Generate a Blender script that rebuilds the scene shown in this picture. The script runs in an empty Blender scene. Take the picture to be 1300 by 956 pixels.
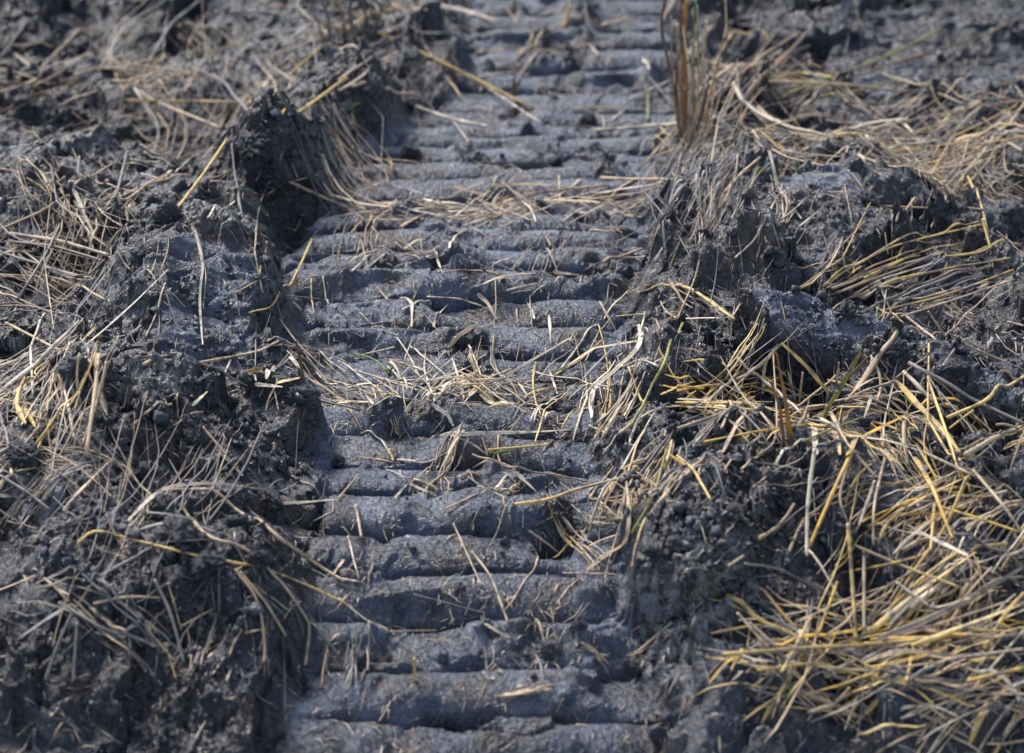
import bpy, math, random, time
import numpy as np
from mathutils import noise as mnoise, Vector

R = math.radians
SEED = 11
random.seed(SEED)
rng = np.random.default_rng(SEED)
C = bpy.context.scene.collection
SC = bpy.context.scene

# ------------------------------------------------------------------ camera
IMG_W, IMG_H = 1300.0, 956.0
F_PX, PITCH, CAM_H = 4500.0, R(25), 2.32
cam_d = bpy.data.cameras.new('camera'); cam = bpy.data.objects.new('camera', cam_d); C.objects.link(cam)
cam_d.sensor_width = 36.0; cam_d.lens = 36.0 * F_PX / IMG_W
cam.location = (0, 0, CAM_H); cam.rotation_euler = (R(90) - PITCH, 0, 0)
cam_d.clip_start = 0.1; cam_d.clip_end = 2000
cam_d.dof.use_dof = True; cam_d.dof.focus_distance = 5.42; cam_d.dof.aperture_fstop = 3.6
SC.camera = cam

# ------------------------------------------------------------------ world, sun, exposure
SUN_EL, SUN_AZ = R(44), R(-32)          # azimuth measured from +Y (behind the scene) towards +X
world = bpy.data.worlds.new('World'); SC.world = world; world.use_nodes = True
wn = world.node_tree; bg = wn.nodes['Background']
sky = wn.nodes.new('ShaderNodeTexSky'); sky.sky_type = 'NISHITA'; sky.sun_disc = False
sky.sun_elevation = SUN_EL; sky.sun_rotation = SUN_AZ
sky.air_density = 1.0; sky.dust_density = 1.0; sky.ozone_density = 1.0
hs = wn.nodes.new('ShaderNodeHueSaturation'); hs.inputs['Saturation'].default_value = 0.65      # thin even cloud greys the sky
wn.links.new(sky.outputs[0], hs.inputs['Color']); wn.links.new(hs.outputs[0], bg.inputs[0]); bg.inputs[1].default_value = 0.095
sd = bpy.data.lights.new('sun', 'SUN'); sun = bpy.data.objects.new('sun', sd); C.objects.link(sun)
sd.energy = 2.3; sd.angle = R(18); sd.color = (1.0, 0.94, 0.86)
sv = Vector((math.sin(SUN_AZ) * math.cos(SUN_EL), math.cos(SUN_AZ) * math.cos(SUN_EL), math.sin(SUN_EL)))
sun.rotation_euler = sv.to_track_quat('Z', 'Y').to_euler()
SC.view_settings.view_transform = 'Standard'; SC.view_settings.look = 'None'
SC.view_settings.gamma = 1.0; SC.view_settings.use_curve_mapping = False
SC.view_settings.exposure = 1.05

# ------------------------------------------------------------------ noise helpers
F32 = np.float32
def _h(ix, iy, s):
    n = (ix.astype(np.int64) * 374761393 + iy.astype(np.int64) * 668265263 + s * 1442695041) & 0xFFFFFFFF
    n = ((n ^ (n >> 13)) * 1274126177) & 0xFFFFFFFF
    n = ((n ^ (n >> 16)) * 2246822519) & 0xFFFFFFFF
    return (n ^ (n >> 15)) & 0xFFFFFFFF
def perlin(x, y, s=0):
    x = np.asarray(x, F32); y = np.asarray(y, F32)
    xi = np.floor(x); yi = np.floor(y); fx = x - xi; fy = y - yi
    u = fx * fx * fx * (fx * (fx * 6 - 15) + 10); v = fy * fy * fy * (fy * (fy * 6 - 15) + 10)
    def g(a, b):
        th = _h(xi + a, yi + b, s).astype(F32) * F32(2 * math.pi / 4294967296.0)
        return np.cos(th) * (fx - a) + np.sin(th) * (fy - b)
    n0 = g(0, 0) * (1 - u) + g(1, 0) * u
    n1 = g(0, 1) * (1 - u) + g(1, 1) * u
    return (n0 * (1 - v) + n1 * v) * F32(1.5)
def fbm(x, y, o=4, s=0, gain=.5):
    t = 0; a = 1; f = 1.0
    for k in range(o):
        t = t + a * perlin(x * f + 17.3 * k, y * f - 9.1 * k, s + k); a *= gain; f *= 2.03
    return t
def billow(x, y, o=3, s=0, gain=.5):
    t = 0; a = 1; f = 1.0
    for k in range(o):
        t = t + a * (np.abs(perlin(x * f + 7.7 * k, y * f + 3.1 * k, s + k)) * 2 - .5); a *= gain; f *= 2.1
    return t
def worley(x, y, s=0):
    x = np.asarray(x, F32); y = np.asarray(y, F32)
    xi = np.floor(x); yi = np.floor(y)
    best = np.full(x.shape, 9.0, F32); cid = np.zeros(x.shape, F32)
    for a in (-1, 0, 1):
        for b in (-1, 0, 1):
            h = _h(xi + a, yi + b, s); px = xi + a + (h & 0xFFFF).astype(F32) / 65536; py = yi + b + (h >> 16).astype(F32) / 65536
            d = (px - x) ** 2 + (py - y) ** 2
            m = d < best; best = np.where(m, d, best); cid = np.where(m, ((h >> 7) & 1023).astype(F32) / 1023, cid)
    return np.sqrt(best), cid
def blocks(x, y, s=0):
    """torn blocks: every cell is a plane with a height and tilt of its own"""
    x = np.asarray(x, F32); y = np.asarray(y, F32); xi = np.floor(x); yi = np.floor(y)
    best = np.full(x.shape, 9.0, F32); out = np.zeros(x.shape, F32)
    for a in (-1, 0, 1):
        for b in (-1, 0, 1):
            h = _h(xi + a, yi + b, s); dx = x - (xi + a + (h & 0xFFFF).astype(F32) / 65536); dy = y - (yi + b + (h >> 16).astype(F32) / 65536)
            g = _h(xi + a, yi + b, s + 77); u1 = (g & 1023).astype(F32) / 1023; u2 = ((g >> 10) & 1023).astype(F32) / 1023; u3 = ((g >> 20) & 1023).astype(F32) / 1023
            d = dx * dx + dy * dy; m = d < best; best = np.where(m, d, best); out = np.where(m, (u1 - .5) + (u2 - .5) * 1.5 * dx + (u3 - .3) * 1.3 * dy, out)
    return out
def sstep(a, b, x):
    t = np.clip((x - a) / (b - a), 0, 1); return t * t * (3 - 2 * t)

# ------------------------------------------------------------------ where the photographed places lie on the ground
ROWS = [985,918,854,792,732,677,627,588,550,513,478,446,413,381,348,317,289,266,244,221,202,184,167,149,131,110,87,61,35,10,-14,-38]
ROWS = [r + 20 + 9 * min(max(r, 0), 900) / 900 for r in ROWS]      # a crest shows above the foot of its ridge
def ray2(row):
    a = PITCH + math.atan((row - 478) / F_PX); return math.cos(a), -math.sin(a)
P_TR = {}
i0 = 10; P_TR[i0] = (CAM_H / math.tan(PITCH + math.atan((ROWS[i0] - 478) / F_PX)), 0.0)
for d_ in (1, -1):
    i = i0
    while 0 <= i + d_ < len(ROWS):
        D = np.array(ray2(ROWS[i + d_])); O = np.array([0, CAM_H]); w = O - np.array(P_TR[i])
        b = w @ D; c = w @ w - .09 ** 2; disc = max(b * b - c, 0); t = -b + math.sqrt(disc) * d_
        Q = O + t * D; s = (Q[1] - P_TR[i][1]) / (Q[0] - P_TR[i][0]); s = min(max(s, -.2), .33)
        t = (P_TR[i][1] - O[1] - s * (P_TR[i][0] - O[0])) / (D[1] - s * D[0]); Q = O + t * D
        P_TR[i + d_] = (float(Q[0]), float(Q[1])); i += d_
CREST_Y = np.array([P_TR[k][0] for k in range(len(ROWS))]); CREST_Z = np.array([P_TR[k][1] for k in range(len(ROWS))])
_yy = np.linspace(-5, 25, 6001)
_zz = np.interp(_yy, CREST_Y, CREST_Z, left=CREST_Z[0] - .02, right=CREST_Z[-1])
_k = np.exp(-np.linspace(-2.5, 2.5, 41) ** 2); _k /= _k.sum(); _zz = np.convolve(np.pad(_zz, 20, 'edge'), _k, 'valid')
def zbase(y): return np.interp(y, _yy, _zz)

def rays(px, py):
    px = np.asarray(px, float); py = np.asarray(py, float)
    u = (px - IMG_W / 2) / F_PX; v = -(py - IMG_H / 2) / F_PX
    cp, sp = math.cos(PITCH), math.sin(PITCH)
    d = np.stack([u, cp + v * sp, -sp + v * cp], -1)
    return d / np.linalg.norm(d, axis=-1, keepdims=True)
def cast(px, py, hf, t0=3.4, t1=9.0, n=700):
    d = rays(px, py); best = np.full(d.shape[0], t1); done = np.zeros(d.shape[0], bool); prev = None
    for t in np.linspace(t0, t1, n):
        p = d * t; diff = p[:, 2] + CAM_H - hf(p[:, 0], p[:, 1])
        hit = (~done) & (diff < 0)
        if hit.any():
            fr = 0 if prev is None else prev[hit] / (prev[hit] - diff[hit] + 1e-9)
            best[hit] = t - (t1 - t0) / (n - 1) * (1 - fr); done |= hit
        prev = diff
        if done.all(): break
    return best, d
def to_base(px, py, h=0.0):
    px = np.atleast_1d(np.asarray(px, float)); py = np.atleast_1d(np.asarray(py, float))
    t, d = cast(px, py, lambda x, y: zbase(y) + h)
    return d[:, 0] * t, d[:, 1] * t
def edge(pts):
    pts = np.array(pts, float); x, y = to_base(pts[:, 0], pts[:, 1]); o = np.argsort(y); return x[o], y[o]
LX, LY = edge([(375,985),(385,900),(390,850),(392,790),(396,735),(405,680),(405,620),(398,560),(395,513),(380,446),(366,400),(356,348),(378,300),(425,262),(440,221),(480,190),(520,160),(565,131),(600,87),(600,40),(600,-14)])
RX, RY = edge([(850,985),(835,900),(822,850),(812,790),(808,735),(795,680),(790,620),(765,560),(762,513),(775,446),(795,400),(815,348),(822,300),(830,262),(842,221),(850,190),(858,160),(862,131),(866,87),(868,40),(870,-14)])

# berms along the rut: (photo row, bank height left, bank height right)
BK = np.array([(985,.04,.03),(850,.045,.035),(735,.06,.045),(620,.07,.06),(540,.085,.06),(480,.06,.05),(420,.05,.06),(350,.09,.085),(290,.11,.09),(240,.10,.085),(200,.085,.05),(150,.075,.035),(100,.05,.03),(60,.03,.03),(0,.02,.03)], float)
AM = np.array([(985,.8),(850,.85),(792,.7),(735,.9),(677,.72),(627,.85),(590,.6),(560,.7),(520,.85),(478,.5),(446,.65),(400,1),(300,1),(262,.5),(221,.95),(190,.9),(150,.4),(110,.85),(60,.8),(0,.4)], float)
_, AMY = to_base(np.full(len(AM), 600.), AM[:, 0]); _o = np.argsort(AMY); AMY = AMY[_o]; AMV = AM[_o, 1]
_, BKY = to_base(np.full(len(BK), 600.), BK[:, 0]); _o = np.argsort(BKY); BKY = BKY[_o]; BKL = BK[_o, 1]; BKR = BK[_o, 2]

# mounds: crest px, height, radii (m) along / across, rotation deg in plan, flatness
MOUNDS = [
 (450,120,.085,.15,.10,-20,2.0),(345,190,.10,.07,.09,10,3.5),(360,285,-.09,.05,.10,-8,2.6),
 (245,335,.075,.12,.13,20,3.0),(200,520,.07,.16,.10,-15,2.2),(330,505,.075,.13,.05,-8,2.6),
 (90,560,.06,.14,.14,0,2.0),(215,700,.07,.17,.12,-15,2.0),(60,760,.05,.18,.14,0,2.0),
 (70,240,.06,.16,.16,0,2.2),(130,380,.055,.16,.12,0,2.0),(370,760,.03,.14,.08,0,2),
 (540,40,.04,.10,.10,0,2.0),(380,70,.04,.14,.12,0,2),(30,60,-.05,.25,.2,0,2),(180,170,-.04,.30,.18,0,2),
 (980,262,.10,.22,.15,8,3.0),(1120,240,.075,.18,.13,0,2.4),(905,300,.06,.08,.12,0,2.6),
 (1005,388,.09,.10,.05,-28,2.6),(1110,440,.08,.14,.05,-26,2.6),(1240,492,.075,.16,.06,-20,2.6),
 (960,470,.05,.12,.10,0,2.2),(870,480,.04,.07,.07,0,2.0),(1100,345,-.07,.18,.07,12,2.4),
 (1240,440,-.04,.14,.06,-20,2.2),(1000,610,.05,.20,.12,0,2.2),(1150,640,.06,.25,.18,0,2.2),(860,700,.035,.08,.12,0,2),
 (1150,830,.05,.30,.16,0,2.2),(950,770,.03,.12,.1,0,2),
 (1000,130,.05,.20,.10,0,2.2),(1050,15,-.06,.26,.06,0,2.4),(930,60,-.03,.1,.1,0,2),
 (1250,280,-.03,.16,.10,0,2),(300,575,-.08,.07,.07,0,2.4),(905,345,-.06,.05,.06,0,2.4),
]
# smeared slabs: flat facets pressed by the track: centre px, height, rx, ry, rot, slope x, slope y
FACETS = [
 (258,392,.085,.115,.17,14,-.16,.48),
 (985,262,.10,.20,.15,8,.02,.26),
 (1210,55,.05,.42,.20,2,.0,.12),
 (1080,425,.105,.19,.06,-24,-.12,.45),(1230,480,.075,.13,.05,-22,-.1,.4),
 (345,525,.065,.10,.04,-10,.1,.25),
]
def _place(px, py, h):
    x, y = to_base([px], [py], h); return float(x[0]), float(y[0])
MND = [( *_place(m[0], m[1], max(m[2], 0)), *m[2:]) for m in MOUNDS]
FCT = [( *_place(m[0], m[1], m[2]), *m[2:]) for m in FACETS]

def ground(x, y, detail=True):
    """height plus masks at plan points x, y"""
    x = np.asarray(x, float); y = np.asarray(y, float)
    zb = zbase(y)
    wx = x + .018 * perlin(x * 9, y * 9, 50); wy = y + .018 * perlin(x * 9, y * 9, 51)
    lx = np.interp(y, LY, LX) + .022 * fbm(y * 11, x * 3, 3, 60); rx = np.interp(y, RY, RX) + .022 * fbm(y * 11, x * 3, 3, 61)
    dl = lx - wx; dr = wx - rx                      # > 0 outside the rut
    out = np.maximum(dl, dr)
    bl = np.interp(y, BKY, BKL); br = np.interp(y, BKY, BKR)
    lat = .7 + .45 * fbm(x * 5, y * 5, 2, 31)
    bwid = .05 + .07 * (1 - sstep(4.55, 5.0, y)) + .02 * perlin(y * 6, x * 0, 33)
    bank = sstep(-.02, bwid, dl) * bl * (1 - .55 * sstep(.06, .35, dl)) * lat + sstep(-.012, .075, dr) * br * (1 - .5 * sstep(.08, .4, dr)) * lat
    z = zb + bank
    far = sstep(3.2, 3.8, y) * (1 - sstep(7.6, 8.2, y)) * (1 - sstep(1.6, 2.2, np.abs(x)))
    # long-range undulation
    z = z + (.03 * fbm(x * 2.2, y * 2.2, 3, 5)) * sstep(-.02, .25, out)
    for (mx, my, h, ra, rb, rot, fl) in MND:
        c, s = math.cos(R(rot)), math.sin(R(rot)); dx = wx - mx; dy = wy - my
        q = ((dx * c + dy * s) / ra) ** 2 + ((-dx * s + dy * c) / rb) ** 2
        z = z + h * np.exp(-np.power(q, fl / 2.0)) * (sstep(-.03, .03, out) if h > 0 else sstep(-.06, .0, out)) * .9
    smear = 1 - sstep(-.012, .008, out)
    for (mx, my, h, ra, rb, rot, sx, sy) in FCT:
        c, s = math.cos(R(rot)), math.sin(R(rot)); dx = wx - mx; dy = wy - my
        a = (dx * c + dy * s); b = (-dx * s + dy * c)
        q = (np.abs(a / ra) ** 3 + np.abs(b / rb) ** 3) ** (1 / 3.0)
        pl = zb + h + sx * dx + sy * dy + .006 * fbm(x * 18, y * 18, 2, 71)
        m = 1 - sstep(.74, 1.06, q + .26 * fbm(x * 11, y * 11, 3, 72))
        m = m * sstep(-.01, .04, out); pl = pl + .0035 * fbm(x * 7 + y * 3, y * 85, 2, 73)
        z = z * (1 - m) + pl * m
        smear = np.maximum(smear, sstep(.8, 1, m) * .93)
    # tread imprint
    ph = np.interp(y + .007 * perlin(x * 4, y * 3, 80) + .003 * perlin(x * 17, y * 9, 81) + .02 * (x * .4), CREST_Y, np.arange(len(CREST_Y)))
    cx0 = (lx + rx) / 2; ph = ph + .11 * perlin(y * 7, y * 0, 88) * np.tanh((x - cx0 - .03 * perlin(y * 9, y * 0, 89)) / .018)
    k = np.round(ph); d = np.abs(ph - k) * 2
    inr = 1 - sstep(-.04, .008, out + .035 * perlin(x * 7, k * 2.7, 85))
    kr = _h(k, k * 0 + 3, 9).astype(float) / 4294967296.0
    amp = .041 * np.interp(y, AMY, AMV) * (.85 + .3 * kr) * (.95 + .22 * perlin(x * 6, k * 3.3, 82))
    bar = np.power(np.clip(1 - d ** 2.3, 0, 1), .58)
    cx = (lx + rx) / 2 + .02 * perlin(k * 1.7, k * 0, 83); knuckle = np.exp(-((x - cx) / .035) ** 2)
    wear = sstep(.15, .5, fbm(x * 4.0, y * 9, 2, 84)) * .55
    z = z + inr * (amp * bar * (1 - wear) - .014 - .010 * sstep(.78, .96, d) * (1 - wear)) + inr * knuckle * .012 * (.3 + .7 * bar) * np.clip(kr * 1.5 - .35, 0, 1)
    patch = sstep(.3, .6, fbm(x * 8, y * 8, 3, 90)) * .5 + .3 * wear + knuckle * .3 * (kr > .45) + .22 * sstep(.75, .95, d)
    rough = np.clip((1 - smear) + smear * (.06 + patch), 0, 1)
    # the roughness fades gradually into the smear
    if detail:
        xx = x + .006 * perlin(x * 40, y * 40, 52) ; yy = y + .006 * perlin(x * 40, y * 40, 53)
        b1 = billow(xx * 9, yy * 9, 3, 100)
        qx = .035 * fbm(x * 11, y * 11, 3, 150); qy = .035 * fbm(x * 11, y * 11, 3, 151)
        z = z + rough * (.050 * blocks((x + qx) * 6.5, (y + qy) * 6.5, 160) + .016 * blocks((x + qx * .6) * 22, (y + qy * .6) * 22, 161))
        crumb = .12 + .88 * sstep(-.05, .3, perlin(x * 5, y * 5, 155) + .3 * perlin(x * 17, y * 17, 156)); rough_c = rough * crumb
        z = z + (rough_c * .6 + rough * .4) * .015 * b1; rough = rough * (.45 + .55 * crumb)
        ax = .022 * fbm(x * 26, y * 26, 2, 140); ay = .022 * fbm(x * 26, y * 26, 2, 141)
        w1, c1 = worley((xx + ax) * 17, (yy + ay) * 17, 110)
        z = z + rough_c * .012 * np.clip(.75 - w1, -.1, 1) * (c1 > .45) * (.4 + c1)
        ax = .010 * fbm(x * 80, y * 80, 2, 142); ay = .010 * fbm(x * 80, y * 80, 2, 143)
        w2, c2 = worley((xx + ax) * 48, (yy + ay) * 48, 111)
        z = z + (rough_c * .0095 * np.clip(.7 - w2, -.1, 1) * (.3 + c2))
        w3, c3 = worley((x + ax * .45) * 130, (y + ay * .45) * 130, 112)
        z = z + (rough_c * .0042 + .0004) * np.clip(.7 - w3, -.1, 1) * (.3 + c3)
        z = z + (.0012 + .002 * rough) * fbm(x * 30, y * 30, 3, 120) + .0009 * fbm(x * 150, y * 110, 2, 121)
        # drying cracks in the smeared clay
        cr = np.abs(perlin(xx * 30, yy * 22, 130)); z = z - (1 - rough) * .0035 * (1 - sstep(0, .05, cr)) * sstep(-.1, .3, perlin(x * 7, y * 7, 131))
    z = z * 1.0
    z = np.where(far < 1, z * far + (zb - .02 + .05 * fbm(x * 1.5, y * 1.5, 3, 7)) * (1 - far), z)
    return z, rough, smear

# ------------------------------------------------------------------ ground mesh
DX, DY = .0016, .0021
gx = np.arange(-1.3, 1.3001, DX); gy = np.arange(3.55, 7.35, DY)
def grow(a, end, step):
    out = []; s = step; v = a
    while abs(v - a) < end: s *= 1.22; v += s; out.append(v)
    return out
xr = grow(gx[-1], 400, DX); xl = [-v for v in xr][::-1]
yf = grow(gy[-1], 600, DY); yb = [2 * gy[0] - v for v in grow(gy[0], 60, DY)][::-1]
XS = np.array(xl + list(gx) + xr); YS = np.array(yb + list(gy) + yf)
GX, GY = np.meshgrid(XS, YS)
GZ, GR, GS = ground(GX, GY)
ox, oy = len(xl), len(yb); DZ = GZ[oy:oy + len(gy), ox:ox + len(gx)]
def hgt(x, y):
    fx = np.clip((np.asarray(x) - gx[0]) / DX, 0, len(gx) - 1.001); fy = np.clip((np.asarray(y) - gy[0]) / DY, 0, len(gy) - 1.001)
    i = fx.astype(int); j = fy.astype(int); a = fx - i; b = fy - j
    return (DZ[j, i] * (1 - a) + DZ[j, i + 1] * a) * (1 - b) + (DZ[j + 1, i] * (1 - a) + DZ[j + 1, i + 1] * a) * b

def mesh_np(name, co, quads=None, tris=None, smooth=True):
    me = bpy.data.meshes.new(name); me.vertices.add(len(co)); me.vertices.foreach_set('co', np.asarray(co, F32).ravel())
    loops = []; starts = []; tot = 0
    if quads is not None and len(quads):
        loops.append(np.asarray(quads, np.int32).ravel()); starts.append(np.arange(len(quads), dtype=np.int32) * 4); tot = len(quads) * 4
    if tris is not None and len(tris):
        loops.append(np.asarray(tris, np.int32).ravel()); starts.append(np.arange(len(tris), dtype=np.int32) * 3 + tot)
    L = np.concatenate(loops); S = np.concatenate(starts)
    me.loops.add(len(L)); me.loops.foreach_set('vertex_index', L); me.polygons.add(len(S)); me.polygons.foreach_set('loop_start', S)
    me.polygons.foreach_set('use_smooth', np.full(len(S), smooth)); me.update(calc_edges=True); return me
def attr_f(me, name, vals):
    a = me.attributes.new(name, 'FLOAT', 'POINT'); a.data.foreach_set('value', np.asarray(vals, F32).ravel())
def attr_c(me, name, cols):
    a = me.attributes.new(name, 'FLOAT_COLOR', 'POINT'); c = np.ones((len(cols), 4), F32); c[:, :3] = cols; a.data.foreach_set('color', c.ravel())

# ------------------------------------------------------------------ materials
def new_mat(name):
    m = bpy.data.materials.new(name); m.use_nodes = True; nt = m.node_tree; return m, nt, nt.nodes['Principled BSDF']
def N(nt, t, **kw):
    n = nt.nodes.new(t)
    for k, v in kw.items(): setattr(n, k, v)
    return n
def noise_node(nt, co, scale, detail=4, rough=.6):
    n = N(nt, 'ShaderNodeTexNoise'); n.inputs['Scale'].default_value = scale; n.inputs['Detail'].default_value = detail
    n.inputs['Roughness'].default_value = rough; nt.links.new(co, n.inputs['Vector']); return n.outputs['Fac']
def ramp(nt, fac, stops):
    r = N(nt, 'ShaderNodeValToRGB'); e = r.color_ramp.elements
    for i, (p, c) in enumerate(stops):
        el = e[i] if i < 2 else e.new(p)
        el.position = p; el.color = c if len(c) == 4 else (*c, 1)
    nt.links.new(fac, r.inputs[0]); return r.outputs[0]
def mixc(nt, f, a, b, mode='MIX'):
    m = N(nt, 'ShaderNodeMix', data_type='RGBA', blend_type=mode)
    for sock, v in ((m.inputs[0], f), (m.inputs[6], a), (m.inputs[7], b)):
        if isinstance(v, (int, float)): sock.default_value = v
        elif isinstance(v, tuple): sock.default_value = (*v, 1) if len(v) == 3 else v
        else: nt.links.new(v, sock)
    return m.outputs[2]
def math_(nt, op, a, b=0.0, clamp=False):
    m = N(nt, 'ShaderNodeMath', operation=op, use_clamp=clamp)
    for sock, v in ((m.inputs[0], a), (m.inputs[1], b)):
        if isinstance(v, (int, float)): sock.default_value = v
        else: nt.links.new(v, sock)
    return m.outputs[0]

def mud_material(name, use_attr, dry=0.0):
    m, nt, b = new_mat(name)
    tc = N(nt, 'ShaderNodeTexCoord'); co = tc.outputs['Object']
    n1 = noise_node(nt, co, 14, 5, .65); n2 = noise_node(nt, co, 60, 5, .7); n3 = noise_node(nt, co, 300, 3, .7); n4 = noise_node(nt, co, 5, 3, .6)
    rough_mud = ramp(nt, n2, [(.30, (.006, .007, .010)), (.5, (.016, .019, .028)), (.62, (.052, .060, .084)), (.74, (.17, .18, .21))])
    clay = ramp(nt, n1, [(.34, (.022, .028, .044)), (.52, (.078, .098, .148)), (.7, (.165, .198, .275))])
    speck = ramp(nt, n3, [(.36, (.25, .25, .27)), (.5, (1, 1, 1)), (.75, (1.35, 1.3, 1.25))])
    clay = mixc(nt, .28, clay, speck, 'MULTIPLY')
    if use_attr:
        at = N(nt, 'ShaderNodeAttribute', attribute_name='rough').outputs['Fac']
        ro = math_(nt, 'ADD', at, math_(nt, 'MULTIPLY', math_(nt, 'SUBTRACT', n2, .5), .9), True)
        col = mixc(nt, ramp(nt, ro, [(.25, (0, 0, 0)), (.6, (1, 1, 1))]), clay, rough_mud)
        cr = N(nt, 'ShaderNodeAttribute', attribute_name='crust').outputs['Fac']
    else:
        ro = n1; col = mixc(nt, .6, clay, rough_mud); cr = math_(nt, 'ADD', n4, dry)
    crf = math_(nt, 'MULTIPLY', ramp(nt, cr, [(.50, (0, 0, 0)), (.74, (1, 1, 1))]), ramp(nt, n2, [(.40, (.0, .0, .0)), (.58, (1, 1, 1))]))
    crust = ramp(nt, n3, [(.3, (.13, .138, .16)), (.5, (.25, .26, .285)), (.7, (.38, .385, .40))])
    col = mixc(nt, math_(nt, 'MULTIPLY', crf, .8), col, crust)
    brown = ramp(nt, noise_node(nt, co, 9, 4, .7), [(.50, (0, 0, 0)), (.66, (.75, .75, .75))])
    col = mixc(nt, brown, col, mixc(nt, n3, (.030, .022, .018), (.125, .098, .078)))
    if use_attr:                                   # shade of hollows and view corners painted dark, along with soaked soil
        dm = N(nt, 'ShaderNodeAttribute', attribute_name='shade_damp').outputs['Fac']
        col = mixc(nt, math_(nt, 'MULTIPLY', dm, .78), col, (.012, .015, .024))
    nt.links.new(col, b.inputs['Base Color'])
    rg = ramp(nt, n2, [(.3, (.17, .17, .17)), (.7, (.46, .46, .46))]); nt.links.new(rg, b.inputs['Roughness'])
    b.inputs['Specular IOR Level'].default_value = .5
    bu = N(nt, 'ShaderNodeBump'); bu.inputs['Strength'].default_value = .65; bu.inputs['Distance'].default_value = .0026
    wv = N(nt, 'ShaderNodeVectorMath', operation='ADD'); nt.links.new(co, wv.inputs[0])
    nz = N(nt, 'ShaderNodeTexNoise'); nz.inputs['Scale'].default_value = 70; nt.links.new(co, nz.inputs['Vector'])
    sc = N(nt, 'ShaderNodeVectorMath', operation='SCALE'); sc.inputs['Scale'].default_value = .02; nt.links.new(nz.outputs['Color'], sc.inputs[0]); nt.links.new(sc.outputs[0], wv.inputs[1])
    vo = N(nt, 'ShaderNodeTexVoronoi', feature='DISTANCE_TO_EDGE'); vo.inputs['Scale'].default_value = 75; nt.links.new(wv.outputs[0], vo.inputs['Vector'])
    crk = math_(nt, 'MULTIPLY', ramp(nt, vo.outputs['Distance'], [(.0, (0, 0, 0)), (.07, (1, 1, 1))]), .9)
    hh = math_(nt, 'ADD', math_(nt, 'ADD', n3, crk), math_(nt, 'MULTIPLY', noise_node(nt, co, 700, 2, .6), .6))
    nt.links.new(hh, bu.inputs['Height']); nt.links.new(bu.outputs[0], b.inputs['Normal'])
    return m
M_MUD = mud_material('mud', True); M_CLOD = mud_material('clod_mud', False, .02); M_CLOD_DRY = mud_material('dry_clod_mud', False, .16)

def straw_material():
    m, nt, b = new_mat('straw')
    a = N(nt, 'ShaderNodeAttribute', attribute_name='col').outputs['Color']
    tc = N(nt, 'ShaderNodeTexCoord').outputs['Object']
    n = noise_node(nt, tc, 260, 4, .65); n2 = noise_node(nt, tc, 45, 3, .6)
    col = mixc(nt, .75, a, ramp(nt, n, [(.3, (.5, .47, .45)), (.5, (.95, .95, .95)), (.75, (1.25, 1.22, 1.15))]), 'MULTIPLY')
    col = mixc(nt, ramp(nt, n2, [(.52, (0, 0, 0)), (.64, (.8, .8, .8))]), col, (.10, .098, .105))
    nt.links.new(col, b.inputs['Base Color']); b.inputs['Roughness'].default_value = .5; b.inputs['Specular IOR Level'].default_value = .45
    bu = N(nt, 'ShaderNodeBump'); bu.inputs['Strength'].default_value = .35; bu.inputs['Distance'].default_value = .0006
    nt.links.new(n, bu.inputs['Height']); nt.links.new(bu.outputs[0], b.inputs['Normal']); return m
M_STRAW = straw_material()
def leaf_material():
    m, nt, b = new_mat('green_leaf'); tc = N(nt, 'ShaderNodeTexCoord').outputs['Object']
    nt.links.new(ramp(nt, noise_node(nt, tc, 200), [(.3, (.05, .14, .025)), (.7, (.16, .30, .07))]), b.inputs['Base Color']); b.inputs['Roughness'].default_value = .45; return m
M_LEAF = leaf_material()

# shade painted into hollows and corners plus soaked soil, then dried pale crust: px, py, radii m
SHADE_DAMP = [(1200,55,.45,.22,.9),(1040,10,.3,.12,1),(60,30,.35,.25,.9),(350,270,.06,.16,1),(300,580,.08,.08,.9),(60,430,.08,.05,.8),(1240,430,.12,.10,.8),(900,560,.10,.10,.8),(1100,700,.18,.16,.6),(1080,345,.14,.06,.9),(300,830,.16,.10,.7),(900,350,.06,.08,.8),(180,170,.2,.14,.55),(620,560,.1,.02,.5),(560,770,.14,.03,.45),(1200,850,.3,.1,.7),(60,880,.3,.1,.8),(880,470,.05,.05,.7)]
CRUST = [(200,640,.09),(235,540,.06),(110,480,.08),(230,300,.06),(880,650,.05),(430,512,.05),(640,690,.03),(500,690,.035),(700,835,.03),(1100,255,.07),(930,220,.06),(70,390,.09),(290,100,.12),(460,120,.06),(1130,440,.06),(1040,620,.06),(90,620,.09),(620,455,.04),(150,760,.10),(960,330,.03),(820,160,.04)]
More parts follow.
